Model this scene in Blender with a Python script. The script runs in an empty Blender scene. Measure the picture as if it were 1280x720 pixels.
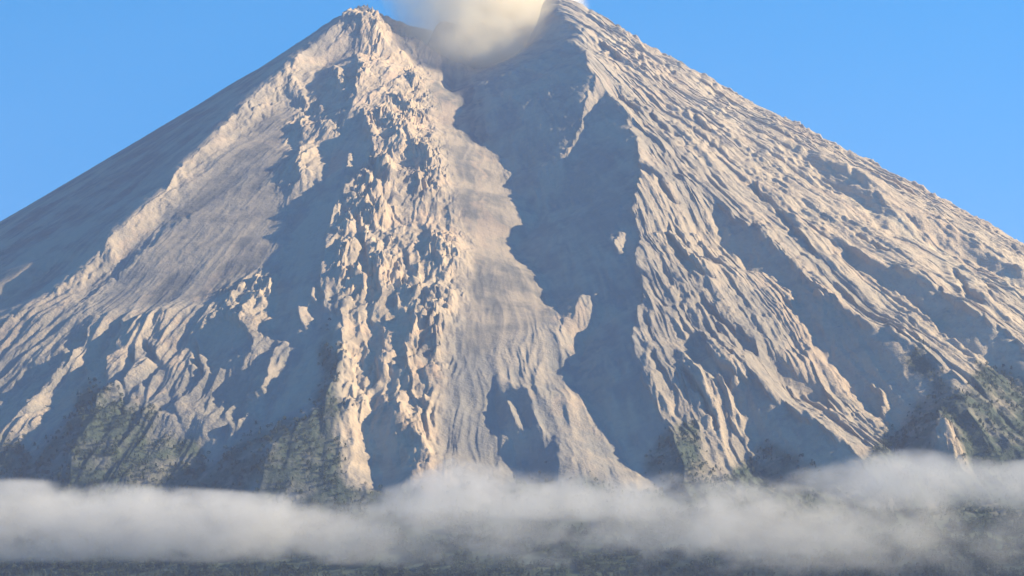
import bpy, math, time
import numpy as np

rng = np.random.default_rng(7)
F32 = np.float32
scene = bpy.context.scene
C = scene.collection
R = math.radians

# ------------------------------------------------------------------ the view
CAM = (200.0, -10000.0, 100.0)
PITCH = 6.2
FPX = 3200.0                     # focal length in photograph pixels (1280 wide)
SUN_EL, SUN_AZ = 25.0, 95.0      # azimuth: degrees to the right of the direction towards the camera
APEX = 2510.0

cp, sp = math.cos(R(PITCH)), math.sin(R(PITCH))


def to_px(x, y, z):
    dx, dy, dz = x - CAM[0], y - CAM[1], z - CAM[2]
    f = dy * cp + dz * sp
    u = dz * cp - dy * sp
    return 640 + FPX * dx / f, 360 - FPX * u / f


def at(px, py, depth):
    """world point seen at a photograph pixel, at a given distance along +y"""
    e = R(PITCH) - math.atan((py - 360) / FPX)
    return CAM[0] + (px - 640) / FPX * depth / math.cos(e) * 1.0, CAM[1] + depth, CAM[2] + depth * math.tan(e)


# ------------------------------------------------------------------ noise
def _hash(ix, iy, seed):
    h = (ix.astype(np.uint32) * np.uint32(374761393) + iy.astype(np.uint32) * np.uint32(668265263)
         + np.uint32(seed * 974634777 % 4294967296))
    h = (h ^ (h >> np.uint32(13))) * np.uint32(1274126177)
    return h ^ (h >> np.uint32(16))


def perlin(x, y, seed=0):
    x = np.asarray(x, F32); y = np.asarray(y, F32)
    x0 = np.floor(x); y0 = np.floor(y)
    fx = x - x0; fy = y - y0
    ix = x0.astype(np.int32); iy = y0.astype(np.int32)

    def g(i, j, dx, dy):
        a = _hash(i, j, seed).astype(F32) * F32(2 * math.pi / 4294967296.0)
        return np.cos(a) * dx + np.sin(a) * dy
    u = fx * fx * fx * (fx * (fx * 6 - 15) + 10); v = fy * fy * fy * (fy * (fy * 6 - 15) + 10)
    n00 = g(ix, iy, fx, fy); n10 = g(ix + 1, iy, fx - 1, fy)
    n01 = g(ix, iy + 1, fx, fy - 1); n11 = g(ix + 1, iy + 1, fx - 1, fy - 1)
    a = n00 + u * (n10 - n00); b = n01 + u * (n11 - n01)
    return (a + v * (b - a)) * F32(1.5)


def fbm(x, y, octs=4, seed=0, gain=.5):
    s = 0; a = 1.0; t = 0
    for k in range(octs):
        s = s + a * perlin(x * 2 ** k, y * 2 ** k, seed + k); t += a; a *= gain
    return s / t


def slabs(x, y, seed):
    """tilted angular blocks: every cell is a plane of its own height and lean"""
    x = np.asarray(x, F32); y = np.asarray(y, F32)
    x0 = np.floor(x).astype(np.int32); y0 = np.floor(y).astype(np.int32)
    best = np.full(x.shape, 9, F32); h = np.zeros(x.shape, F32)
    k = F32(1 / 4294967296.0)
    for i in (-1, 0, 1):
        for j in (-1, 0, 1):
            cx, cy = x0 + i, y0 + j
            dx = x - (cx + _hash(cx, cy, seed) * k); dy = y - (cy + _hash(cx, cy, seed + 1) * k)
            d = np.abs(dx) * .8 + np.abs(dy) * .8 + np.maximum(np.abs(dx), np.abs(dy)) * .4
            v = (_hash(cx, cy, seed + 2) * k - .5) * 1.1 + dx * (_hash(cx, cy, seed + 3) * k - .5) * 2.6 + dy * (_hash(cx, cy, seed + 4) * k - .5) * 1.6
            m = d < best
            best = np.where(m, d, best); h = np.where(m, v, h)
    return h


def smooth(a, b, x):
    t = np.clip((x - a) / (b - a), 0, 1)
    return t * t * (3 - 2 * t)


# ------------------------------------------------------------------ the relief map of the mountain (landmarks surveyed on the photograph)
MX, MY, CW, CH = 260, 160, 1800, 1000        # margins and size of the survey sheet


def poly(layer, pts, val=1.0):
    pts = [(x + MX, y + MY) for x, y in pts]
    xs = [p[0] for p in pts]; ys = [p[1] for p in pts]
    x0, x1 = max(0, int(min(xs))), min(CW - 1, int(max(xs)) + 1)
    y0, y1 = max(0, int(min(ys))), min(CH - 1, int(max(ys)) + 1)
    if x1 <= x0 or y1 <= y0:
        return
    gx, gy = np.meshgrid(np.arange(x0, x1 + 1) + .5, np.arange(y0, y1 + 1) + .5)
    ins = np.zeros(gx.shape, bool)
    n = len(pts)
    for i in range(n):
        ax, ay = pts[i]; bx, by = pts[(i + 1) % n]
        if ay == by:
            continue
        c = ((ay > gy) != (by > gy)) & (gx < (bx - ax) * (gy - ay) / (by - ay) + ax)
        ins ^= c
    sub = layer[y0:y1 + 1, x0:x1 + 1]
    sub[ins] = val


def strip(layer, pts, w, val=1.0):
    """a band of width w along a line"""
    for (ax, ay), (bx, by) in zip(pts[:-1], pts[1:]):
        dx, dy = bx - ax, by - ay
        l = math.hypot(dx, dy) or 1
        nx, ny = -dy / l * w / 2, dx / l * w / 2
        ex, ey = dx / l * w * .3, dy / l * w * .3
        poly(layer, [(ax + nx - ex, ay + ny - ey), (bx + nx + ex, by + ny + ey), (bx - nx + ex, by - ny + ey), (ax - nx - ex, ay - ny - ey)], val)


def blur(a, s):
    k = int(3 * s) + 1
    w = np.exp(-.5 * (np.arange(-k, k + 1) / s) ** 2); w /= w.sum()
    p = np.pad(a, ((k, k), (0, 0)), 'edge')
    a = sum(w[i] * p[i:i + a.shape[0]] for i in range(2 * k + 1))
    p = np.pad(a, ((0, 0), (k, k)), 'edge')
    return sum(w[i] * p[:, i:i + a.shape[1]] for i in range(2 * k + 1)).astype(F32)


S = np.zeros((CH, CW), F32)      # faces that fall away to the left
B = np.zeros((CH, CW), F32)      # faces that rise steeply to the left

# great breach gully below the crater
poly(S, [(685, 10), (705, 30), (730, 42), (712, 45), (722, 58), (736, 76), (743, 96), (748, 118), (760, 120), (771, 132), (785, 155),
         (796, 176), (800, 200), (803, 235), (795, 262), (791, 276), (800, 290), (800, 330), (806, 360), (800, 388), (789, 425),
         (796, 450), (806, 470), (815, 492), (826, 522), (842, 548), (855, 585), (860, 625),
         (830, 610), (808, 592), (790, 580), (775, 556), (752, 530), (745, 506), (726, 490), (716, 470), (705, 448), (700, 400),
         (690, 370), (680, 346), (655, 325), (645, 305), (664, 290), (669, 270), (660, 255), (630, 236), (640, 224), (624, 200),
         (600, 180), (590, 170), (566, 152), (580, 131), (562, 110), (558, 90), (590, 86), (602, 78), (640, 60)])
# left wall of the central rib
poly(S, [(440, 62), (447, 76), (447, 110), (441, 135), (430, 150), (402, 156), (380, 150), (385, 112), (400, 82)])
poly(S, [(450, 140), (457, 165), (470, 186), (456, 210), (436, 240), (416, 275), (407, 310), (405, 345), (412, 385), (425, 402),
         (424, 430), (420, 470), (402, 510), (372, 535), (342, 556), (330, 590), (320, 625), (215, 625), (228, 595), (262, 552), (290, 530),
         (310, 511), (326, 500), (346, 490), (366, 462), (370, 440), (340, 425), (337, 405), (345, 380), (343, 352), (352, 325),
         (360, 298), (366, 268), (380, 250), (398, 222), (413, 192), (432, 165)])
poly(S, [(365, 165), (378, 150), (372, 180), (371, 205), (377, 232), (368, 236), (359, 214)])
# outer left flank, behind the left rib
poly(S, [(425, 28), (385, 65), (350, 95), (325, 115), (292, 145), (280, 160), (250, 190), (230, 205), (200, 245), (165, 275),
         (140, 300), (110, 335), (70, 365), (30, 392), (-60, 440), (-260, 560), (-260, 250), (0, 200), (430, -60)])
strip(S, [(236, 272), (214, 278), (190, 302), (166, 326), (140, 350)], 7)
poly(S, [(118, 411), (86, 444), (30, 474), (22, 492), (-60, 560), (-60, 600), (0, 548), (30, 516), (60, 482), (86, 457), (106, 436)])
poly(S, [(166, 404), (156, 430), (141, 456), (135, 480), (128, 502), (102, 532), (92, 562), (84, 615), (10, 615), (28, 572), (45, 541), (70, 515),
         (86, 490), (110, 466), (126, 441), (146, 416)])
strip(S, [(166, 450), (158, 480), (152, 520)], 7); strip(S, [(196, 462), (182, 492), (174, 528)], 7)
strip(S, [(188, 436), (203, 456)], 9)
strip(S, [(244, 440), (252, 465), (236, 490), (206, 512), (226, 532), (238, 550)], 7)
poly(S, [(256, 425), (275, 402), (290, 398), (310, 420), (315, 440), (301, 455), (286, 466), (268, 472), (255, 452)])
poly(S, [(300, 470), (330, 440), (346, 434), (336, 470), (326, 496), (305, 502), (283, 520), (275, 492)])
# central rib hollows
poly(S, [(472, 155), (488, 150), (498, 170), (486, 181), (475, 170)]); poly(S, [(508, 184), (530, 193), (534, 214), (521, 212)])
poly(S, [(518, 278), (541, 294), (545, 312), (535, 322), (524, 302)])
poly(S, [(510, 340), (528, 338), (526, 354), (512, 352)])
strip(S, [(448, 274), (452, 310), (461, 345), (466, 352)], 6); strip(S, [(493, 278), (484, 300), (488, 312)], 6)
strip(S, [(470, 215), (480, 232), (475, 245)], 6); strip(S, [(555, 265), (562, 290)], 5)
poly(S, [(456, 362), (474, 362), (474, 382), (458, 380)])
poly(S, [(462, 404), (481, 405), (478, 440), (468, 470), (461, 478), (463, 440)])
poly(S, [(497, 400), (512, 390), (508, 422), (513, 446), (500, 462), (494, 442)])
poly(S, [(500, 455), (513, 445), (498, 492), (502, 522), (505, 541), (521, 556), (534, 568), (532, 585), (506, 596), (492, 625), (478, 625), (470, 560), (458, 530),
         (463, 508), (478, 486)])
strip(S, [(524, 470), (532, 496)], 7); strip(S, [(526, 508), (530, 520)], 6)
# walled hollow near the foot of the ash gully
poly(S, [(622, 495), (636, 488), (651, 488), (661, 497), (676, 520), (690, 545), (696, 562), (702, 600), (665, 604), (652, 597), (645, 576),
         (640, 560), (630, 545), (621, 520)], 1.8)
# right flank ravines
poly(S, [(895, 260), (915, 269), (940, 288), (962, 305), (986, 330), (1002, 345), (1025, 368), (1050, 385), (1066, 402), (1078, 412), (1110, 416),
         (1132, 431), (1162, 446), (1192, 471), (1202, 500), (1217, 532), (1242, 556), (1290, 578), (1500, 660), (1500, 700), (1280, 592), (1182, 588), (1140, 572),
         (1120, 560), (1110, 531), (1085, 511), (1065, 496), (1055, 471), (1035, 456), (1015, 426), (998, 388), (985, 366), (960, 346),
         (938, 342), (920, 326), (903, 310), (892, 288)])
poly(S, [(1050, 309), (1086, 330), (1131, 345), (1166, 360), (1201, 385), (1241, 407), (1290, 445), (1500, 600), (1500, 640), (1280, 492), (1250, 476), (1220, 451),
         (1185, 426), (1155, 396), (1120, 371), (1090, 350), (1060, 334)])
poly(S, [(1005, 199), (1040, 214), (1076, 230), (1096, 245), (1116, 270), (1142, 290), (1162, 312), (1130, 301), (1104, 291), (1079, 266), (1049, 245),
         (1020, 225)], .55)
poly(S, [(1130, 274), (1190, 294), (1226, 310), (1252, 325), (1280, 352), (1400, 430), (1400, 450), (1260, 352), (1225, 336), (1190, 321), (1160, 301)], .55)
poly(S, [(748, 53), (770, 69), (786, 80), (808, 92), (800, 96), (775, 82), (754, 68)]); poly(S, [(832, 84), (852, 96), (846, 99)])
poly(S, [(935, 480), (956, 490), (986, 510), (1001, 520), (1031, 540), (1061, 560), (1082, 580), (1096, 612), (962, 615), (950, 592), (944, 556), (929, 530),
         (924, 500)])
poly(S, [(835, 284), (851, 310), (859, 325), (876, 340), (902, 357), (880, 352), (855, 336), (838, 310)])
strip(S, [(797, 212), (818, 226), (836, 236), (850, 262)], 6)
poly(S, [(860, 425), (881, 430), (906, 465), (932, 480), (915, 491), (889, 476), (869, 450)])
poly(S, [(958, 438), (986, 460), (1011, 480), (1031, 491), (1046, 521), (1029, 515), (999, 496), (974, 475)])
strip(S, [(815, 440), (836, 480), (850, 520), (875, 552)], 7); strip(S, [(860, 470), (885, 510), (905, 545)], 5)
strip(S, [(806, 345), (822, 365), (836, 392)], 5); strip(S, [(880, 380), (905, 410), (935, 440)], 6); strip(S, [(925, 420), (948, 446)], 6)
strip(S, [(780, 120), (810, 142), (850, 178)], 4); strip(S, [(835, 135), (868, 152), (890, 172)], 4)
strip(S, [(940, 240), (968, 262), (1000, 300), (1020, 320)], 6); strip(S, [(1080, 305), (1110, 322)], 7)
strip(S, [(1190, 345), (1230, 385)], 6)

# faces that stand up to the light
poly(S, [(703, 402), (713, 404), (728, 372), (745, 368), (753, 385), (746, 402), (730, 420), (726, 446), (709, 446), (702, 430)], 0)
poly(B, [(703, 402), (713, 404), (728, 372), (745, 368), (753, 385), (746, 402), (730, 420), (726, 446), (709, 446), (702, 430)], .7)
poly(S, [(742, 112), (750, 118), (738, 140), (722, 175), (712, 205), (703, 204), (715, 182), (728, 150), (736, 122)], 0)
poly(B, [(742, 112), (750, 118), (738, 140), (722, 175), (712, 205), (703, 204), (715, 182), (728, 150), (736, 122)], .7)
L1 = [(425, 28), (385, 65), (350, 95), (325, 115), (292, 145), (280, 160), (250, 190), (230, 205), (200, 245), (165, 275), (140, 300), (110, 335), (70, 365),
      (30, 392), (-60, 440)]
L2 = [(-60, 452), (35, 400), (80, 374), (125, 350), (157, 322), (187, 292), (213, 264), (217, 245), (241, 226), (264, 206), (292, 176), (322, 156), (352, 127), (386, 102),
      (416, 76), (441, 55)]
poly(B, L1 + L2, .62)
for pts in ([(-40, 388), (35, 340), (52, 330), (52, 341), (25, 362), (-40, 400)],):
    poly(S, pts, 0); poly(B, pts, .8)
poly(B, [(118, 429), (76, 464), (56, 490), (38, 528), (52, 528), (71, 502), (91, 477), (116, 447)], .9)
poly(B, [(352, 470), (366, 440), (371, 450), (351, 470), (336, 501), (329, 496), (340, 466)], .8)
poly(B, [(330, 434), (311, 462), (319, 464), (336, 441)], .8)
poly(B, [(450, 15), (470, 8), (498, 25), (522, 68), (520, 85), (500, 82), (480, 60), (452, 60)], .8)
poly(B, [(424, 402), (450, 390), (458, 440), (452, 480), (455, 520), (465, 560), (474, 600), (450, 600), (440, 540), (425, 480)], .7)
poly(B, [(505, 500), (520, 490), (540, 540), (545, 575), (533, 566), (520, 554), (508, 540)], .8)
poly(B, [(1040, 395), (1075, 408), (1098, 412), (1075, 385), (1040, 362)], .6)
poly(B, [(945, 455), (975, 475), (1005, 512), (985, 508), (955, 488), (940, 470)], .7)
poly(B, [(1165, 362), (1205, 384), (1250, 406), (1290, 440), (1290, 415), (1230, 372), (1180, 345)], .6)
for pts in ([(378, 192), (402, 182), (411, 200), (401, 226), (386, 242), (376, 226)],):
    poly(S, pts, 0); poly(B, pts, .7)
# sunlit streaks in the shade
for pts, w in (([(443, 195), (430, 228)], 4), ([(398, 362), (392, 380)], 5), ([(383, 390), (387, 410)], 7), ([(416, 372), (410, 392)], 5),
               ([(775, 296), (777, 314)], 5), ([(640, 506), (656, 540)], 5), ([(668, 515), (682, 540), (686, 556)], 4), ([(658, 576), (661, 596)], 5),
               ([(556, 92), (558, 104)], 7), ([(1095, 487), (1110, 512), (1118, 548)], 2), ([(345, 130), (352, 112)], 0.1),
               ([(292, 540), (320, 524)], 5), ([(424, 88), (424, 110)], 5), ([(402, 118), (412, 112)], 4)):
    strip(S, pts, w * 1.9, 0); strip(B, pts, w * 1.9, 1.0)

poly(S, [(1185, 510), (1215, 560), (1215, 590), (1172, 590), (1175, 545)], 0)
# how the ground is made: smooth ash, fluted slopes, broken rock, plants
FL = np.full((CH, CW), .45, F32); RK = np.full((CH, CW), .12, F32)
poly(FL, [(735, 0), (1600, 0), (1600, 700), (860, 640), (815, 480), (800, 300), (795, 200)], 1.0)
poly(RK, [(735, 0), (1600, 0), (1600, 700), (860, 640), (815, 480), (800, 300), (795, 200)], .28)
poly(FL, [(-260, 380), (120, 400), (330, 380), (340, 640), (-260, 640)], .8)
poly(FL, [(330, 130), (375, 130), (345, 330), (330, 380), (120, 395), (215, 270)], .12)
poly(FL, [(-260, 0), (420, 0), (320, 115), (200, 240), (60, 365), (-260, 500)], .12)
for pts in ([(330, 130), (375, 130), (345, 330), (330, 380), (120, 395), (215, 270)], [(-260, 0), (420, 0), (320, 115), (200, 240), (60, 365), (-260, 500)],
            [(525, 75), (600, 90), (640, 230), (700, 400), (790, 590), (640, 600), (560, 580), (585, 330)]):
    poly(RK, pts, .03)
poly(FL, [(525, 75), (600, 90), (640, 230), (700, 400), (790, 590), (640, 600), (560, 580), (585, 330)], .1)
poly(FL, [(560, 470), (700, 400), (790, 600), (560, 600)], .45)
poly(RK, [(440, 0), (500, 10), (525, 70), (540, 150), (590, 330), (560, 420), (545, 590), (440, 600), (430, 400), (415, 290), (455, 200), (448, 100)], 1.0)
poly(RK, [(330, 100), (440, 30), (450, 140), (410, 210), (370, 250), (355, 215), (375, 130)], .7)
poly(RK, L1 + L2, .5)
poly(RK, [(745, 0), (1000, 120), (1300, 260), (1300, 330), (1000, 190), (760, 60)], .4)
poly(RK, [(270, 370), (345, 340), (345, 430), (300, 420)], .7)
VG = np.zeros((CH, CW), F32)
for pts in ([(-260, 530), (20, 545), (50, 590), (80, 520), (130, 470), (150, 500), (200, 535), (240, 560), (250, 600), (320, 540), (390, 500), (425, 480), (440, 560), (450, 640),
             (-260, 640)],
            [(820, 555), (870, 545), (905, 600), (950, 590), (960, 560), (1070, 580), (1100, 560), (1190, 480), (1230, 470), (1500, 540), (1500, 700), (820, 660)],
            [(400, 430), (425, 430), (440, 520), (400, 520)], [(1130, 440), (1290, 520), (1500, 620), (1500, 660), (1210, 560)]):
    poly(VG, pts, 1)
poly(VG, [(-260, 615), (1600, 615), (1600, 840), (-260, 840)], 1)

# ragged borders on every landmark
gx, gy = np.meshgrid(np.arange(CW), np.arange(CH))


def ragged(a, amp, wl, s, seed):
    wx = fbm(gx / wl, gy / wl, 4, seed) * amp; wy = fbm(gx / wl, gy / wl, 4, seed + 9) * amp
    ix = np.clip((gx + wx).astype(int), 0, CW - 1); iy = np.clip((gy + wy).astype(int), 0, CH - 1)
    return blur(a[iy, ix], s)


S = ragged(S, 11, 26, 1.0, 3); B = ragged(B, 9, 22, 1.2, 3)
FL = blur(FL, 10); RK = blur(RK, 8); VG = ragged(VG, 40, 60, 5, 40)


def look(layer, px, py):
    x = np.clip(px + MX - .5, 0, CW - 1.01); y = np.clip(py + MY - .5, 0, CH - 1.01)
    ix = x.astype(np.int32); iy = y.astype(np.int32); fx = (x - ix).astype(F32); fy = (y - iy).astype(F32)
    return (layer[iy, ix] * (1 - fx) + layer[iy, ix + 1] * fx) * (1 - fy) + (layer[iy + 1, ix] * (1 - fx) + layer[iy + 1, ix + 1] * fx) * fy


# ------------------------------------------------------------------ height of the cone
R0, LF = 4000.0, 700.0


def cone(phi, r):
    s = .570 + .045 * np.sin(phi) ** 2 - .034 * np.sin(phi)
    z = APEX - s * np.minimum(r, R0) - s * LF * (1 - np.exp(-np.maximum(r - R0, 0) / LF))
    # crater: rim at about 330 m, breached towards the camera
    rim = np.interp(phi, [-3.15, -1.7, -1.15, -.9, -.65, -.45, -.3, .6, 1.0, 1.4, 3.15], [360, 390, 425, 490, 560, 600, 420, 420, 480, 450, 360])
    z = np.where(r < rim, z - (rim - r) * .8, z)
    br = np.exp(-np.abs((phi - .16) / .63) ** 4)
    z = z - br * 185 * (.78 + .5 * smooth(-.5, .7, phi)) * smooth(120, 420, r) * np.exp(-np.maximum(r - 420, 0) / 520)
    back = np.exp(-np.abs((np.abs(phi - .25) - math.pi) / 1.0) ** 3)
    z = z - back * 150 * smooth(100, 330, r) * np.exp(-np.maximum(r - 400, 0) / 300)
    return z


def gauss_rows(a, sig_cols):
    n = a.shape[1]
    k = np.fft.rfftfreq(2 * n) * 2 * np.pi
    p = np.concatenate([a, a[:, ::-1]], 1)
    f = np.fft.rfft(p, axis=1) * np.exp(-.5 * (sig_cols[:, None] * k[None, :]) ** 2)
    return np.fft.irfft(f, 2 * n, axis=1)[:, :n].astype(F32)


def gauss_cols(a, s):
    k = int(3 * s) + 1
    w = np.exp(-.5 * (np.arange(-k, k + 1) / s) ** 2); w /= w.sum()
    p = np.pad(a, ((k, k), (0, 0)), 'edge')
    return sum(F32(w[i]) * p[i:i + a.shape[0]] for i in range(2 * k + 1))


se, ce = math.sin(R(SUN_EL)), math.cos(R(SUN_EL))
LX, LY, LZ = ce * math.sin(R(SUN_AZ)), -ce * math.cos(R(SUN_AZ)), se

NP, NR, RMAX = 2000, 700, 5000.0
wphi = np.linspace(R(-110), R(110), NP).astype(F32); wr = np.linspace(12, RMAX, NR).astype(F32)
P_, R_ = np.meshgrid(wphi, wr)
dphi = float(wphi[1] - wphi[0]); dr = float(wr[1] - wr[0])
base = cone(P_, R_).astype(F32)
X_, Y_ = R_ * np.sin(P_), -R_ * np.cos(P_)
LT = LX * np.cos(P_) + LY * np.sin(P_)
need = (LZ + .56 * (LX * np.sin(P_) - LY * np.cos(P_))) / np.maximum(LT, .25)
bsh = np.clip(need * (1.0 + .15 * smooth(-.2, .05, P_)), .2, 1.8)
relief = np.zeros_like(base)
for it in range(5):
    px, py = to_px(X_, Y_, base + relief)
    s_ = look(S, px, py); b_ = look(B, px, py)
    drop = s_ * bsh
    wl_ = np.clip(1 - s_, 0, 1) * (.35 + 1.0 * b_)
    sc = 380 / (wr * dphi)
    a_ = np.minimum(gauss_rows(drop, sc) / np.maximum(gauss_rows(wl_, sc), .12), .8)
    g = drop - wl_ * a_ - b_ * .25
    I = np.cumsum(g, axis=1) * (wr[:, None] * dphi)
    I = I - gauss_rows(I, 520 / (wr * dphi))
    I = gauss_cols(I, 4.5)
    I *= smooth(100, 620, R_) * (1 - smooth(R(50), R(70), P_))
    I *= 1 - smooth(4100, 4700, R_)
    relief = relief * .35 + I * .65
print('relief', relief.min(), relief.max())


def sample(grid, phi, r):
    x = np.clip((phi - wphi[0]) / dphi, 0, NP - 1.01); y = np.clip((r - wr[0]) / dr, 0, NR - 1.01)
    ix = x.astype(np.int32); iy = y.astype(np.int32); fx = (x - ix).astype(F32); fy = (y - iy).astype(F32)
    return (grid[iy, ix] * (1 - fx) + grid[iy, ix + 1] * fx) * (1 - fy) + (grid[iy + 1, ix] * (1 - fx) + grid[iy + 1, ix + 1] * fx) * fy


def terrain(phi, r):
    """height, plus the ground-cover values, for points of the mountain"""
    x, y = r * np.sin(phi), -r * np.cos(phi)
    z = cone(phi, r)
    wp = fbm(x / 260, y / 260, 3, 60) * 26
    z = z + sample(relief, phi, r)
    px, py = to_px(x, y, z)
    s_, fl, rk, vg = look(S, px, py), look(FL, px, py), look(RK, px, py), look(VG, px, py)
    calm = 1 - .74 * np.clip(s_, 0, 1)
    # flutes running down the fall line, branching as the cone widens
    flute = 0
    for w, amp in ((310.0, 10.0), (150.0, 11.0), (76.0, 11.0), (40.0, 8.0), (20.0, 4.2)):
        acc = 0; tot = 1e-6
        for n in range(-1, 5):
            k = 6.0 * 2 ** n * (150 / w)          # flutes per radian
            lw = np.exp(-((np.log2(np.maximum(r, 30) / (k * w))) / .55) ** 2)
            wob = fbm(phi * k * .25 + 3 * n, r / (w * 9), 2, 70 + n) * (1.3 - .85 * smooth(.1, .5, phi))
            q = perlin(phi * k + wob, r / (w * (8 + 6 * smooth(.1, .5, phi))), 80 + n * 3 + int(w))
            acc = acc + lw * (1 - 2.0 * np.abs(q)); tot = tot + lw
        flute = flute + amp * acc / tot * np.clip(.85 + 1.3 * fbm(phi * 2600 / (w * 4) + w, r / (w * 9), 2, 150 + int(w)), .1, 1.7)
    # broken rock
    rock = 0; wgt = 1.0
    gate = smooth(-.35, .35, fbm(phi * r / 170, r / 420, 2, 99))
    for w, amp, sd in ((240, 11, 99), (110, 14, 101), (52, 13, 103), (25, 9.5, 105), (12, 6.5, 107)):
        cx_ = phi * r / w + 1.1 * perlin(x / (w * 1.3), y / (w * 2.6), sd + 50)
        n_ = 1 - 2.2 * np.abs(perlin(cx_, r / (w * 2.7) + .45 * cx_, sd))
        rock = rock + amp * n_ * wgt
        wgt = np.clip(.25 + .75 * gate + .35 * n_, .15, 1.2) * np.clip(wgt, 0, 1)
    rock = rock * .74 - 6
    m = np.where(rk > .06)[0] if rk.ndim == 1 else None
    if m is not None and len(m):
        q1 = phi[m] * r[m]; wq = 12 * perlin(x[m] / 60, y[m] / 130, 170)
        for w, amp, sd in ((120, 13, 171), (48, 8.5, 177), (21, 5, 183)):
            rock[m] = rock[m] + amp * (.35 + .9 * gate[m]) * slabs((q1 + wq) / w, r[m] / (w * 2.1) + .3 * (q1 + wq) / w, sd)
    fine = fbm(x / 30, y / 45, 3, 120) * 5.0 * np.clip(.08 + fl + rk, 0, 1)
    edge = smooth(60, 200, r)
    z = z + (flute * (.06 + 1.1 * fl - .12 * fl * smooth(.1, .5, phi)) * calm + rock * rk * (.3 + .7 * calm) + fine) * edge * (1 - .85 * smooth(3500, 4250, r))
    # crests lean over their shaded side
    lean = np.clip(flute * (.06 + 1.1 * fl) * calm, -20, 25) * .75 * edge * (1 - smooth(3600, 4300, r))
    x = x - lean * np.cos(phi); y = y - lean * np.sin(phi)
    # conical knoll on the lower right slope, and the rolling foot
    kx, ky = KNOLL
    d = np.hypot(x - kx, (y - ky) * .8)
    z = z + np.maximum(0, 66 - d * 1.15 + 16 * perlin(x / 34, y / 50, 191)) + 16 * slabs(x / 22, y / 34, 190) * (1 - smooth(25, 65, d))
    vg = vg * smooth(25, 60, d); rk = np.maximum(rk, .8 * (1 - smooth(25, 60, d)))
    z = z + fbm(x / 420, y / 420, 4, 130) * 45 * smooth(3900, 4800, r)
    return x, y, z, s_, fl, rk, vg, flute


# spot for the knoll: the cone point seen at (1186, 568)
_px, _py = to_px(X_, Y_, base + relief)
_d = (_px - 1186) ** 2 + (_py - 572) ** 2
_d[Y_ > 0] = 1e9
_i = np.unravel_index(np.argmin(_d), _d.shape)
KNOLL = (float(X_[_i]), float(Y_[_i]))


# ------------------------------------------------------------------ helpers for objects
def link(name, me, **props):
    o = bpy.data.objects.new(name, me); C.objects.link(o)
    for k, v in props.items():
        o[k] = v
    return o


def mesh_np(name, v, f, smooth_=True):
    v = np.ascontiguousarray(v, F32); f = np.ascontiguousarray(f, np.int32)
    me = bpy.data.meshes.new(name)
    n = f.shape[1]
    me.vertices.add(len(v)); me.vertices.foreach_set('co', v.ravel())
    me.loops.add(f.size); me.loops.foreach_set('vertex_index', f.ravel())
    me.polygons.add(len(f)); me.polygons.foreach_set('loop_start', np.arange(0, f.size, n, dtype=np.int32))
    if smooth_:
        me.polygons.foreach_set('use_smooth', np.ones(len(f), bool))
    me.update(calc_edges=True)
    return me


def attr(me, name, val):
    a = me.attributes.new(name, 'FLOAT', 'POINT'); a.data.foreach_set('value', np.ascontiguousarray(val, F32).ravel())


class NT:
    """small node-tree writer"""
    def __init__(self, mat):
        self.t = mat.node_tree; self.n = self.t.nodes; self.l = self.t.links

    def new(self, typ, **kw):
        nd = self.n.new(typ)
        ins = kw.pop('ins', {})
        for k, v in kw.items():
            setattr(nd, k, v)
        for k, v in ins.items():
            self.put(nd.inputs[k], v)
        return nd

    def put(self, sock, v):
        if isinstance(v, bpy.types.NodeSocket):
            self.l.new(v, sock)
        else:
            sock.default_value = v

    def m(self, op, a, b=0.0, c=None, clamp=False):
        nd = self.new('ShaderNodeMath', operation=op, use_clamp=clamp)
        self.put(nd.inputs[0], a); self.put(nd.inputs[1], b)
        if c is not None:
            self.put(nd.inputs[2], c)
        return nd.outputs[0]

    def at(self, name):
        return self.new('ShaderNodeAttribute', attribute_name=name).outputs['Fac']

    def mix(self, f, a, b):
        nd = self.new('ShaderNodeMix', data_type='RGBA')
        self.put(nd.inputs[0], f); self.put(nd.inputs[6], a); self.put(nd.inputs[7], b)
        return nd.outputs[2]

    def noise(self, vec, scale, detail=4, rough=.5):
        nd = self.new('ShaderNodeTexNoise')
        self.put(nd.inputs['Vector'], vec); nd.inputs['Scale'].default_value = scale
        nd.inputs['Detail'].default_value = detail; nd.inputs['Roughness'].default_value = rough
        return nd.outputs['Fac']

    def ramp(self, f, a, b, lo=0.0, hi=1.0):
        nd = self.new('ShaderNodeMapRange', interpolation_type='SMOOTHSTEP')
        self.put(nd.inputs[0], f)
        for i, v in enumerate((a, b, lo, hi)):
            nd.inputs[i + 1].default_value = v
        return nd.outputs[0]


def material(name):
    m = bpy.data.materials.new(name); m.use_nodes = True
    m.node_tree.nodes.clear()
    t = NT(m)
    out = t.new('ShaderNodeOutputMaterial')
    return m, t, out


def rgb(r, g, b):
    return (r, g, b, 1)


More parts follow.
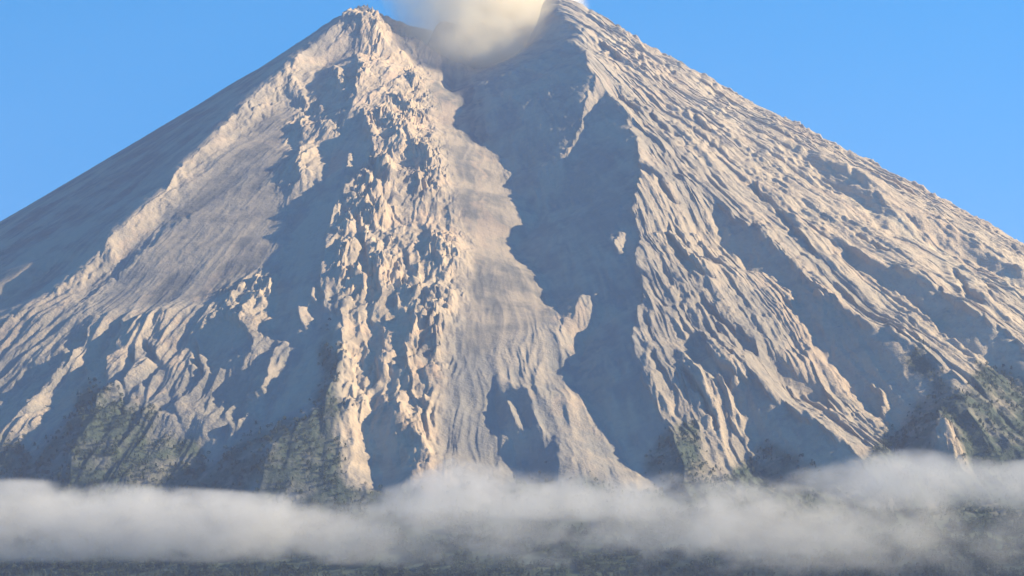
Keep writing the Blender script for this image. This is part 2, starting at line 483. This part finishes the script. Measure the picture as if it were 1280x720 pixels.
# ------------------------------------------------------------------ the volcano
segs = [(-180, -112, 24), (-112, -60, 330), (-60, -22, 440), (-22, 22, 980), (22, 60, 440), (60, 112, 330), (112, 180, 24)]
ph = np.concatenate([np.linspace(a, b, n, endpoint=False) for a, b, n in segs])
ph = np.radians(ph).astype(F32)
rr = np.concatenate([np.linspace(8, 400, 90, endpoint=False), np.linspace(400, 4400, 640, endpoint=False), np.linspace(4400, 5600, 40)]).astype(F32)
nP, nR = len(ph), len(rr)
PH, RR = np.meshgrid(ph, rr)
x, y, z, s_, fl, rk, vg, flute = terrain(PH.ravel(), RR.ravel())
z = z - 120 * smooth(4900, 5600, RR.ravel())
co = np.stack([x, y, z], 1)
idx = np.arange(nP * nR).reshape(nR, nP)
nx = np.roll(idx, -1, 1)
faces = np.stack([idx[:-1], idx[1:], nx[1:], nx[:-1]], -1).reshape(-1, 4)
me = mesh_np('volcano', co, faces)
steep_noise = fbm(x / 90, y / 90, 4, 200)
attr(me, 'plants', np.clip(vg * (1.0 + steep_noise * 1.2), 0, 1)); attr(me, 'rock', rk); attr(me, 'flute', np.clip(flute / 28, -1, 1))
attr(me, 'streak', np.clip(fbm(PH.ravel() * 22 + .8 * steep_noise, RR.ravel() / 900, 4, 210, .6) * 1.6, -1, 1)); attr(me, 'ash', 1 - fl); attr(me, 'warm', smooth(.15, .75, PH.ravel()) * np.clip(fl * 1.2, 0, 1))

mat, t, out = material('ash_and_lava')
geo = t.new('ShaderNodeNewGeometry')
pos = geo.outputs['Position']
n1 = t.noise(pos, .0022, 6, .6); n2 = t.noise(pos, .014, 6, .65); n3 = t.noise(pos, .07, 4, .6); n4 = t.noise(pos, .006, 5, .6)
ash = t.mix(t.ramp(n1, .38, .62), rgb(.205, .20, .195), rgb(.25, .23, .205))
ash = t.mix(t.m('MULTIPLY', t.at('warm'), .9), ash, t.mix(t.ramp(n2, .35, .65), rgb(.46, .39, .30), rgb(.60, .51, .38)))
ash = t.mix(t.ramp(t.at('ash'), .68, .88, 0, .9), ash, t.mix(t.ramp(n4, .4, .6), rgb(.115, .117, .12), rgb(.15, .145, .138)))
rockc = t.mix(t.ramp(n4, .52, .66, 0, .75), t.mix(t.ramp(n2, .35, .65), rgb(.28, .22, .17), rgb(.50, .39, .28)), rgb(.50, .31, .20))
col = t.mix(t.m('MULTIPLY', t.at('rock'), .85, clamp=True), ash, rockc)
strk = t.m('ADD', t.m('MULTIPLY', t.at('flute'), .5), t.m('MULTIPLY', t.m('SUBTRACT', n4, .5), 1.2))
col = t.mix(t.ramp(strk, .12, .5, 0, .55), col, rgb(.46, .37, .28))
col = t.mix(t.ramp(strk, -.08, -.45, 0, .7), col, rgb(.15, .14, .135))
stk = t.m('ADD', t.at('streak'), t.m('MULTIPLY', t.m('SUBTRACT', n2, .5), .8))
col = t.mix(t.ramp(stk, .15, .6, 0, .5), col, rgb(.40, .30, .23))
col = t.mix(t.ramp(stk, -.15, -.6, 0, .45), col, rgb(.185, .175, .17))
col = t.mix(t.ramp(n3, .5, .72, 0, .35), col, rgb(.22, .20, .19))
grn = t.mix(t.ramp(n2, .35, .65), rgb(.045, .068, .055), rgb(.078, .098, .078))
pl = t.m('MULTIPLY', t.at('plants'), t.ramp(t.m('ADD', n2, t.m('MULTIPLY', n3, .5)),   .5, .8, .55, 1.0))
zz = t.new('ShaderNodeSeparateXYZ'); t.put(zz.inputs[0], pos)
pl = t.m('MAXIMUM', pl, t.ramp(zz.outputs[2], 300, 190))
col = t.mix(pl, col, grn)
bump = t.new('ShaderNodeBump', ins={'Strength': t.m('SUBTRACT', 1.0, t.m('MULTIPLY', t.at('ash'), .75)), 'Distance': 9.0})
hb = t.m('ADD', t.noise(pos, .035, 7, .62), t.m('MULTIPLY', t.noise(pos, .13, 5, .65), .5))
t.put(bump.inputs['Height'], hb)
bs = t.new('ShaderNodeBsdfPrincipled', ins={'Base Color': col, 'Roughness': 1.0, 'Specular IOR Level': .05, 'Normal': bump.outputs[0]})
t.l.new(bs.outputs[0], out.inputs[0])
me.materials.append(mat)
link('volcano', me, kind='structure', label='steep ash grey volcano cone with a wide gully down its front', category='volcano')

# ------------------------------------------------------------------ ground plain
n = 90
ax = np.sign(np.linspace(-1, 1, n)) * np.abs(np.linspace(-1, 1, n)) ** 1.6 * 14000
gx_, gy_ = np.meshgrid(ax, ax)
gz = fbm(gx_ / 1500, gy_ / 1500, 3, 300) * 10 - 14
i2 = np.arange(n * n).reshape(n, n)
me = mesh_np('ground', np.stack([gx_, gy_, gz], -1).reshape(-1, 3), np.stack([i2[:-1, :-1], i2[:-1, 1:], i2[1:, 1:], i2[1:, :-1]], -1).reshape(-1, 4))
mat, t, out = material('meadow_and_fields')
pos = t.new('ShaderNodeNewGeometry').outputs['Position']
col = t.mix(t.ramp(t.noise(pos, .004, 6, .6), .35, .65), rgb(.05, .07, .03), rgb(.11, .11, .06))
bs = t.new('ShaderNodeBsdfPrincipled', ins={'Base Color': col, 'Roughness': 1.0, 'Specular IOR Level': .05})
t.l.new(bs.outputs[0], out.inputs[0]); me.materials.append(mat)
link('ground', me, kind='structure', label='dark green plain around the foot of the volcano', category='ground')


# ------------------------------------------------------------------ woods on the lower slopes
def crown_template(seed, conifer):
    g = np.random.default_rng(seed)
    vs, fs = [], []
    nl = 46
    for i in range(nl):
        if conifer:
            h = g.uniform(.15, 1); rad = (1.05 - h) * .38 * g.uniform(.5, 1)
        else:
            h = g.uniform(.3, 1); rad = .5 * math.sqrt(max(.05, 1 - ((h - .62) / .42) ** 2)) * g.uniform(.45, 1)
        a = g.uniform(0, 2 * math.pi)
        c = np.array([rad * math.cos(a), rad * math.sin(a), h])
        d1 = g.normal(size=3); d1 /= np.linalg.norm(d1); d2 = np.cross(d1, g.normal(size=3)); d2 /= np.linalg.norm(d2)
        sz = g.uniform(.10, .19)
        k = len(vs)
        for q in range(3):
            an = q * 2.094 + g.uniform(-.3, .3)
            vs.append(c + sz * (math.cos(an) * d1 + math.sin(an) * d2))
        fs.append((k, k + 1, k + 2))
    k = len(vs)                                             # trunk
    for zz, w in ((-.15, .035), (.7, .012)):
        for q in range(3):
            vs.append(np.array([w * math.cos(q * 2.094), w * math.sin(q * 2.094), zz]))
    for q in range(3):
        a, b = k + q, k + (q + 1) % 3
        fs += [(a, b, b + 3), (a, b + 3, a + 3)]
    return np.array(vs, F32), np.array(fs, np.int32)


TEMPL = [crown_template(s, s % 2 == 0) for s in range(6)]


def wood(name, phi, r, z, size, label, cat):
    x = r * np.sin(phi); y = -r * np.cos(phi)
    V, Fc, T = [], [], []
    off = 0
    kind = rng.integers(0, len(TEMPL), len(x))
    rot = rng.uniform(0, 2 * math.pi, len(x)); tint = rng.uniform(0, 1, len(x))
    for k, (tv, tf) in enumerate(TEMPL):
        m = np.where(kind == k)[0]
        c, s = np.cos(rot[m])[:, None], np.sin(rot[m])[:, None]
        sx = (size[m] * rng.uniform(.8, 1.25, len(m)))[:, None]
        vx = (tv[None, :, 0] * c - tv[None, :, 1] * s) * sx + x[m][:, None]
        vy = (tv[None, :, 0] * s + tv[None, :, 1] * c) * sx + y[m][:, None]
        vz = tv[None, :, 2] * size[m][:, None] + z[m][:, None] - .5
        V.append(np.stack([vx, vy, vz], -1).reshape(-1, 3))
        Fc.append((tf[None] + (np.arange(len(m)) * len(tv))[:, None, None]).reshape(-1, 3) + off)
        T.append(np.repeat(tint[m], len(tv)))
        off += len(m) * len(tv)
    me = mesh_np(name, np.concatenate(V), np.concatenate(Fc), False)
    attr(me, 'tint', np.concatenate(T))
    me.materials.append(LEAF)
    return link(name, me, kind='stuff', label=label, category=cat)


LEAF, t, out = material('foliage')
col = t.mix(t.at('tint'), rgb(.05, .078, .066), rgb(.09, .118, .098))
df = t.new('ShaderNodeBsdfDiffuse', ins={'Color': col}); tr = t.new('ShaderNodeBsdfTranslucent', ins={'Color': col})
mx = t.new('ShaderNodeMixShader', ins={0: .45}); t.l.new(df.outputs[0], mx.inputs[1]); t.l.new(tr.outputs[0], mx.inputs[2])
t.l.new(mx.outputs[0], out.inputs[0])

N = 90000
phi_s = np.radians(rng.uniform(-48, 48, N)).astype(F32); r_s = np.sqrt(rng.uniform(2500 ** 2, 4950 ** 2, N)).astype(F32)
x, y, z, s_, fl, rk, vg, _ = terrain(phi_s, r_s)
px, py = to_px(x, y, z)
patch = fbm(x / 70, y / 70, 3, 400)
keep = (px > -60) & (px < 1340) & (py < 760) & (rng.uniform(0, 1, N) < np.clip(vg * (.75 + 1.6 * patch), 0, 1))
hi = keep & (py < 640); lo = keep & (py >= 640)
ii = np.where(hi)[0][:16000]
wood('shrubs', phi_s[ii], r_s[ii], z[ii], rng.uniform(4, 12, len(ii)), 'grey green scrub and small trees clinging to the lower volcano slopes above the cloud', 'shrubs')
ii = np.where(lo)[0][:14000]
wood('forest', phi_s[ii], r_s[ii], z[ii], rng.uniform(10, 19, len(ii)), 'dark forest covering the foot of the volcano beneath the cloud bank', 'forest')


# ------------------------------------------------------------------ clouds and smoke
def vol_material(name, dens, color, aniso, build):
    m = bpy.data.materials.new(name); m.use_nodes = True; m.node_tree.nodes.clear()
    t = NT(m); out = t.new('ShaderNodeOutputMaterial')
    d = build(t)
    pv = t.new('ShaderNodeVolumePrincipled', ins={'Color': color, 'Anisotropy': aniso, 'Density': t.m('MULTIPLY', d, dens)})
    t.l.new(pv.outputs[0], out.inputs['Volume'])
    return m


def curve(t, xin, lo, hi, vals):
    """a piecewise-linear function of xin over evenly spaced values"""
    f = t.new('ShaderNodeMapRange', clamp=True); t.put(f.inputs[0], xin)
    f.inputs[1].default_value = lo; f.inputs[2].default_value = hi
    fc = t.new('ShaderNodeFloatCurve'); t.put(fc.inputs['Value'], f.outputs[0])
    vmin, vmax = min(vals), max(vals) + 1e-6
    cv = fc.mapping.curves[0]
    pts = [(i / (len(vals) - 1), (v - vmin) / (vmax - vmin)) for i, v in enumerate(vals)]
    while len(cv.points) < len(pts):
        cv.points.new(.5, .5)
    for p, q in zip(cv.points, pts):
        p.location = q; p.handle_type = 'AUTO_CLAMPED'
    fc.mapping.update()
    return t.m('ADD', t.m('MULTIPLY', fc.outputs[0], vmax - vmin), vmin)


def bank(name, dist, depth, stations, dens, color, aniso, nscale, step, rough, label, seed):
    """a long cloud: stations = (px, top, bottom, thickness of the vapour) across the view"""
    xs = np.array([at(p, 650, dist)[0] for p, *_ in stations])
    top = np.array([at(640, s[1], dist)[2] for s in stations]); bot = np.array([at(640, s[2], dist)[2] for s in stations])
    den = [s[3] for s in stations]
    K = 41
    ux = np.linspace(xs[0], xs[-1], K)
    tz = np.interp(ux, xs, top); bz = np.interp(ux, xs, bot); dn = np.interp(ux, xs, den)
    cz, rz = (tz + bz) / 2, (tz - bz) / 2
    c0 = (float((xs[0] + xs[-1]) / 2), CAM[1] + dist, float(cz.mean()))
    NS, NA = 160, 40
    sx = np.linspace(xs[0], xs[-1], NS); an = np.linspace(0, 2 * np.pi, NA, endpoint=False)
    SX, AN = np.meshgrid(sx, an, indexing='ij')
    CZ = np.interp(SX, ux, cz); RZ = np.interp(SX, ux, rz)
    endt = np.sqrt(np.clip(1 - np.abs((SX - c0[0]) / (xs[-1] - xs[0]) * 2) ** 8, 0, 1)) * .98 + .02
    lump = 1 + .22 * fbm(SX / 160 + seed, AN * 1.3, 3, seed)
    vy = c0[1] + depth * np.cos(AN) * endt * lump; vz = CZ + RZ * 1.12 * np.sin(AN) * endt * lump
    v = np.stack([SX, vy, vz], -1).reshape(-1, 3) - np.array(c0)
    id_ = np.arange(NS * NA).reshape(NS, NA); nxt = np.roll(id_, -1, 1)
    f = np.stack([id_[:-1], nxt[:-1], nxt[1:], id_[1:]], -1).reshape(-1, 4)
    me = mesh_np(name, v, f)
    import bmesh
    bm = bmesh.new(); bm.from_mesh(me)
    bmesh.ops.contextual_create(bm, geom=[e for e in bm.edges if e.is_boundary and e.verts[0].co.x < 0])
    bmesh.ops.contextual_create(bm, geom=[e for e in bm.edges if e.is_boundary])
    bmesh.ops.recalc_face_normals(bm, faces=bm.faces); bm.to_mesh(me); bm.free()

    def build(t):
        co = t.new('ShaderNodeTexCoord').outputs['Object']
        sp_ = t.new('ShaderNodeSeparateXYZ'); t.put(sp_.inputs[0], co)
        X, Y, Z = sp_.outputs
        x0, x1 = float(xs[0] - c0[0]), float(xs[-1] - c0[0])
        zc_ = curve(t, X, x0, x1, list(cz - c0[2])); rz_ = curve(t, X, x0, x1, list(rz)); dn_ = curve(t, X, x0, x1, list(dn))
        zz = t.m('DIVIDE', t.m('SUBTRACT', Z, zc_), rz_); yy = t.m('DIVIDE', Y, depth)
        e = t.m('SUBTRACT', t.m('SUBTRACT', 1.0, t.m('POWER', t.m('ABSOLUTE', zz), 2.0)), t.m('POWER', t.m('ABSOLUTE', yy), 2.0))
        mp = t.new('ShaderNodeMapping'); t.put(mp.inputs['Vector'], co)
        mp.inputs['Scale'].default_value = (.9, .8, 1.3); mp.inputs['Location'].default_value = (seed * 37.0, 0, 0)
        nz = t.noise(mp.outputs[0], nscale, 6, .6)
        nz2 = t.noise(mp.outputs[0], nscale * 2.7, 5, .6)
        q = t.m('ADD', t.m('MULTIPLY', e, .75), t.m('MULTIPLY', t.m('SUBTRACT', t.m('ADD', t.m('MULTIPLY', nz, .65), t.m('MULTIPLY', nz2, .35)), .5), rough))
        q = t.m('ADD', q, t.m('MULTIPLY', t.m('SUBTRACT', dn_, .75), .55))
        return t.m('MULTIPLY', t.m('MULTIPLY', t.ramp(q, -.05, .75), t.ramp(e, 0, .3)), dn_)
    m = vol_material(name, dens, color, aniso, build)
    m.cycles.volume_step_rate = step
    me.materials.append(m)
    o = link(name, me, kind='stuff', label=label, category='cloud')
    o.location = c0
    return o


bank('cloud_bank', 5300, 170,
     [(-420, 590, 709, 1.0), (-200, 594, 708, 1.0), (0, 594, 707, 1.0), (130, 598, 707, 1.0), (300, 610, 709, 1.0), (430, 616, 711, .7), (520, 590, 716, .46), (600, 578, 719, .48), (700, 586, 720, .42),
      (800, 584, 718, .45), (900, 584, 724, .55), (1000, 594, 728, .40), (1100, 610, 732, .24), (1200, 616, 736, .17), (1400, 616, 740, .17), (1700, 626, 740, .17)],
     .0075, rgb(.785, .78, .79), .0, .0075, .05, 5.0, 'pale grey cloud bank lying along the foot of the volcano', 5)
bank('mist', 5750, 260,
     [(960, 590, 620, 0), (1020, 575, 625, .5), (1090, 560, 640, .9), (1150, 556, 640, .9), (1230, 572, 640, .7), (1320, 570, 640, .9), (1500, 575, 645, .8), (1700, 590, 640, .3)],
     .0042, rgb(.74, .75, .78), .0, .008, .08, 2.6, 'thin wisps of mist drifting over the lower right slope above the cloud bank', 8)

bank('mist', 5560, 130,
     [(430, 618, 655, 0), (500, 600, 655, .7), (565, 568, 652, 1.0), (640, 582, 652, .8), (720, 584, 655, .7), (790, 590, 655, .6), (860, 612, 655, 0)],
     .006, rgb(.76, .76, .78), .0, .0095, .08, 4.5, 'ragged puffs of mist rising from the cloud bank in front of the pale ash gully', 14)
bank('mist', 5420, 110,
     [(820, 640, 690, 0), (880, 600, 692, .9), (940, 592, 694, 1.0), (1010, 604, 700, .8), (1090, 586, 700, .7), (1160, 600, 704, .5), (1230, 640, 706, 0)],
     .007, rgb(.72, .71, .70), .0, .0085, .08, 5.0, 'torn cream coloured mist hanging over the thin right part of the cloud bank', 21)


def plume():
    """fume filling the crater and leaning away above it"""
    st = [(1930, 50, -470, 120), (1990, 70, -420, 185), (2050, 90, -350, 235), (2120, 95, -270, 270), (2200, 95, -190, 290), (2290, 90, -110, 305), (2380, 75, -40, 320),
          (2470, 45, 20, 330), (2550, 15, 70, 300), (2600, -5, 90, 170)]
    NA = 64
    hs = np.linspace(st[0][0], st[-1][0], 60)
    cx = np.interp(hs, [s[0] for s in st], [s[1] for s in st]); cy = np.interp(hs, [s[0] for s in st], [s[2] for s in st])
    ra = np.interp(hs, [s[0] for s in st], [s[3] for s in st]) * 1.4
    an = np.linspace(0, 2 * np.pi, NA, endpoint=False)
    H, A = np.meshgrid(hs, an, indexing='ij')
    lump = 1 + .25 * fbm(np.cos(A) * 1.6 + 9, np.sin(A) * 1.6 + H / 90, 4, 31)
    v = np.stack([cx[:, None] + ra[:, None] * np.cos(A) * lump, cy[:, None] + ra[:, None] * np.sin(A) * lump, H], -1).reshape(-1, 3)
    c0 = np.array([60.0, 0.0, 2320.0])
    id_ = np.arange(60 * NA).reshape(60, NA); nxt = np.roll(id_, -1, 1)
    f = np.stack([id_[:-1], nxt[:-1], nxt[1:], id_[1:]], -1).reshape(-1, 4)
    me = mesh_np('smoke', v - c0, f)
    import bmesh
    bm = bmesh.new(); bm.from_mesh(me)
    bmesh.ops.contextual_create(bm, geom=[e for e in bm.edges if e.is_boundary and e.verts[0].co.z < 0])
    bmesh.ops.contextual_create(bm, geom=[e for e in bm.edges if e.is_boundary])
    bmesh.ops.recalc_face_normals(bm, faces=bm.faces); bm.to_mesh(me); bm.free()

    def build(t):
        co = t.new('ShaderNodeTexCoord').outputs['Object']
        sp_ = t.new('ShaderNodeSeparateXYZ'); t.put(sp_.inputs[0], co)
        X, Y, Z = sp_.outputs
        h0, h1 = float(hs[0] - c0[2]), float(hs[-1] - c0[2])
        cx_ = curve(t, Z, h0, h1, list(cx - c0[0])); cy_ = curve(t, Z, h0, h1, list(cy - c0[1])); ra_ = curve(t, Z, h0, h1, list(ra))
        dx = t.m('DIVIDE', t.m('SUBTRACT', X, cx_), ra_); dy = t.m('DIVIDE', t.m('SUBTRACT', Y, cy_), ra_)
        e = t.m('SUBTRACT', 1.0, t.m('ADD', t.m('MULTIPLY', dx, dx), t.m('MULTIPLY', dy, dy)))
        nz = t.noise(co, .0095, 7, .62)
        q = t.m('ADD', e, t.m('MULTIPLY', t.m('SUBTRACT', nz, .5), 3.0))
        vert = t.m('MULTIPLY', t.ramp(Z, h0, h0 + 110), t.ramp(Z, h1, h1 - 60))
        return t.m('MULTIPLY', t.m('MULTIPLY', t.m('MULTIPLY', t.ramp(q, -.3, 1.0), t.ramp(e, 0, .25)), vert), t.ramp(X, -280, 160, .45, 1.2))
    m = vol_material('fume', .0072, rgb(1.0, .93, .78), .1, build)
    m.cycles.volume_step_rate = .3
    me.materials.append(m)
    o = link('smoke', me, kind='stuff', label='cream and grey smoke rising out of the summit crater', category='smoke')
    o.location = c0


plume()

# ------------------------------------------------------------------ air
HAZE = 2.8e-5
if HAZE:
    xa, za, zb = 14600.0, -40.0, 2640.0
    v = np.array([(sx * xa, sy * xa, zz) for zz in (za, zb) for sy in (-1, 1) for sx in (-1, 1)], F32)
    f = np.array([(0, 2, 3, 1), (4, 5, 7, 6), (0, 1, 5, 4), (2, 6, 7, 3), (0, 4, 6, 2), (1, 3, 7, 5)])
    me = mesh_np('haze', v, f, False)
    m = bpy.data.materials.new('air'); m.use_nodes = True; m.node_tree.nodes.clear()
    t = NT(m); out = t.new('ShaderNodeOutputMaterial')
    pv = t.new('ShaderNodeVolumePrincipled', ins={'Color': rgb(.47, .56, .88), 'Anisotropy': 0.0, 'Density': HAZE})
    t.l.new(pv.outputs[0], out.inputs['Volume'])
    me.materials.append(m)
    link('haze', me, kind='stuff', label='thin blue haze in the air between the viewer and the volcano', category='haze')

# ------------------------------------------------------------------ sky, sun, camera
w = bpy.data.worlds.new('World'); scene.world = w; w.use_nodes = True
t = NT(w); t.n.clear()
out = t.new('ShaderNodeOutputWorld'); bg = t.new('ShaderNodeBackground', ins={'Strength': .115})
sky = t.new('ShaderNodeTexSky', sky_type='NISHITA', sun_disc=False, sun_elevation=R(SUN_EL), altitude=2500, air_density=1.0, dust_density=.1, ozone_density=3.0)
SUN_VEC = (LX, LY, LZ)
sky.sun_rotation = math.atan2(LX, LY)
tcw = t.new('ShaderNodeTexCoord')
va = t.new('ShaderNodeVectorMath', operation='ADD'); t.l.new(tcw.outputs['Generated'], va.inputs[0]); va.inputs[1].default_value = (0, 0, .30)
vn = t.new('ShaderNodeVectorMath', operation='NORMALIZE'); t.l.new(va.outputs[0], vn.inputs[0]); t.l.new(vn.outputs[0], sky.inputs[0])
hs_ = t.new('ShaderNodeHueSaturation', ins={'Hue': .487, 'Saturation': 2.1, 'Value': 1.13}); t.l.new(sky.outputs[0], hs_.inputs['Color'])
t.l.new(hs_.outputs[0], bg.inputs[0]); t.l.new(bg.outputs[0], out.inputs[0])

sl = bpy.data.lights.new('sun', 'SUN'); sl.energy = 4.8; sl.angle = R(.5); sl.color = (1.0, .815, .50)
so = bpy.data.objects.new('sun', sl); C.objects.link(so)
from mathutils import Vector
so.rotation_euler = Vector((LX, LY, LZ)).to_track_quat('Z', 'Y').to_euler()
so.location = (4000, -3000, 4000)

cd = bpy.data.cameras.new('camera'); cd.sensor_width = 36; cd.lens = 36 * FPX / 1280; cd.clip_start = 1; cd.clip_end = 60000
cam = bpy.data.objects.new('camera', cd); C.objects.link(cam); cam.location = CAM; cam.rotation_euler = (R(90 + PITCH), 0, 0)
scene.camera = cam

scene.view_settings.view_transform = 'Standard'; scene.view_settings.look = 'None'; scene.view_settings.exposure = 1.4; scene.view_settings.gamma = 1
cy = scene.cycles
cy.use_denoising = True; cy.denoiser = 'OPENIMAGEDENOISE'
cy.max_bounces = 8; cy.diffuse_bounces = 2; cy.volume_bounces = 6; cy.transparent_max_bounces = 8
cy.volume_step_rate = 1.0; cy.volume_max_steps = 256
cy.use_adaptive_sampling = False
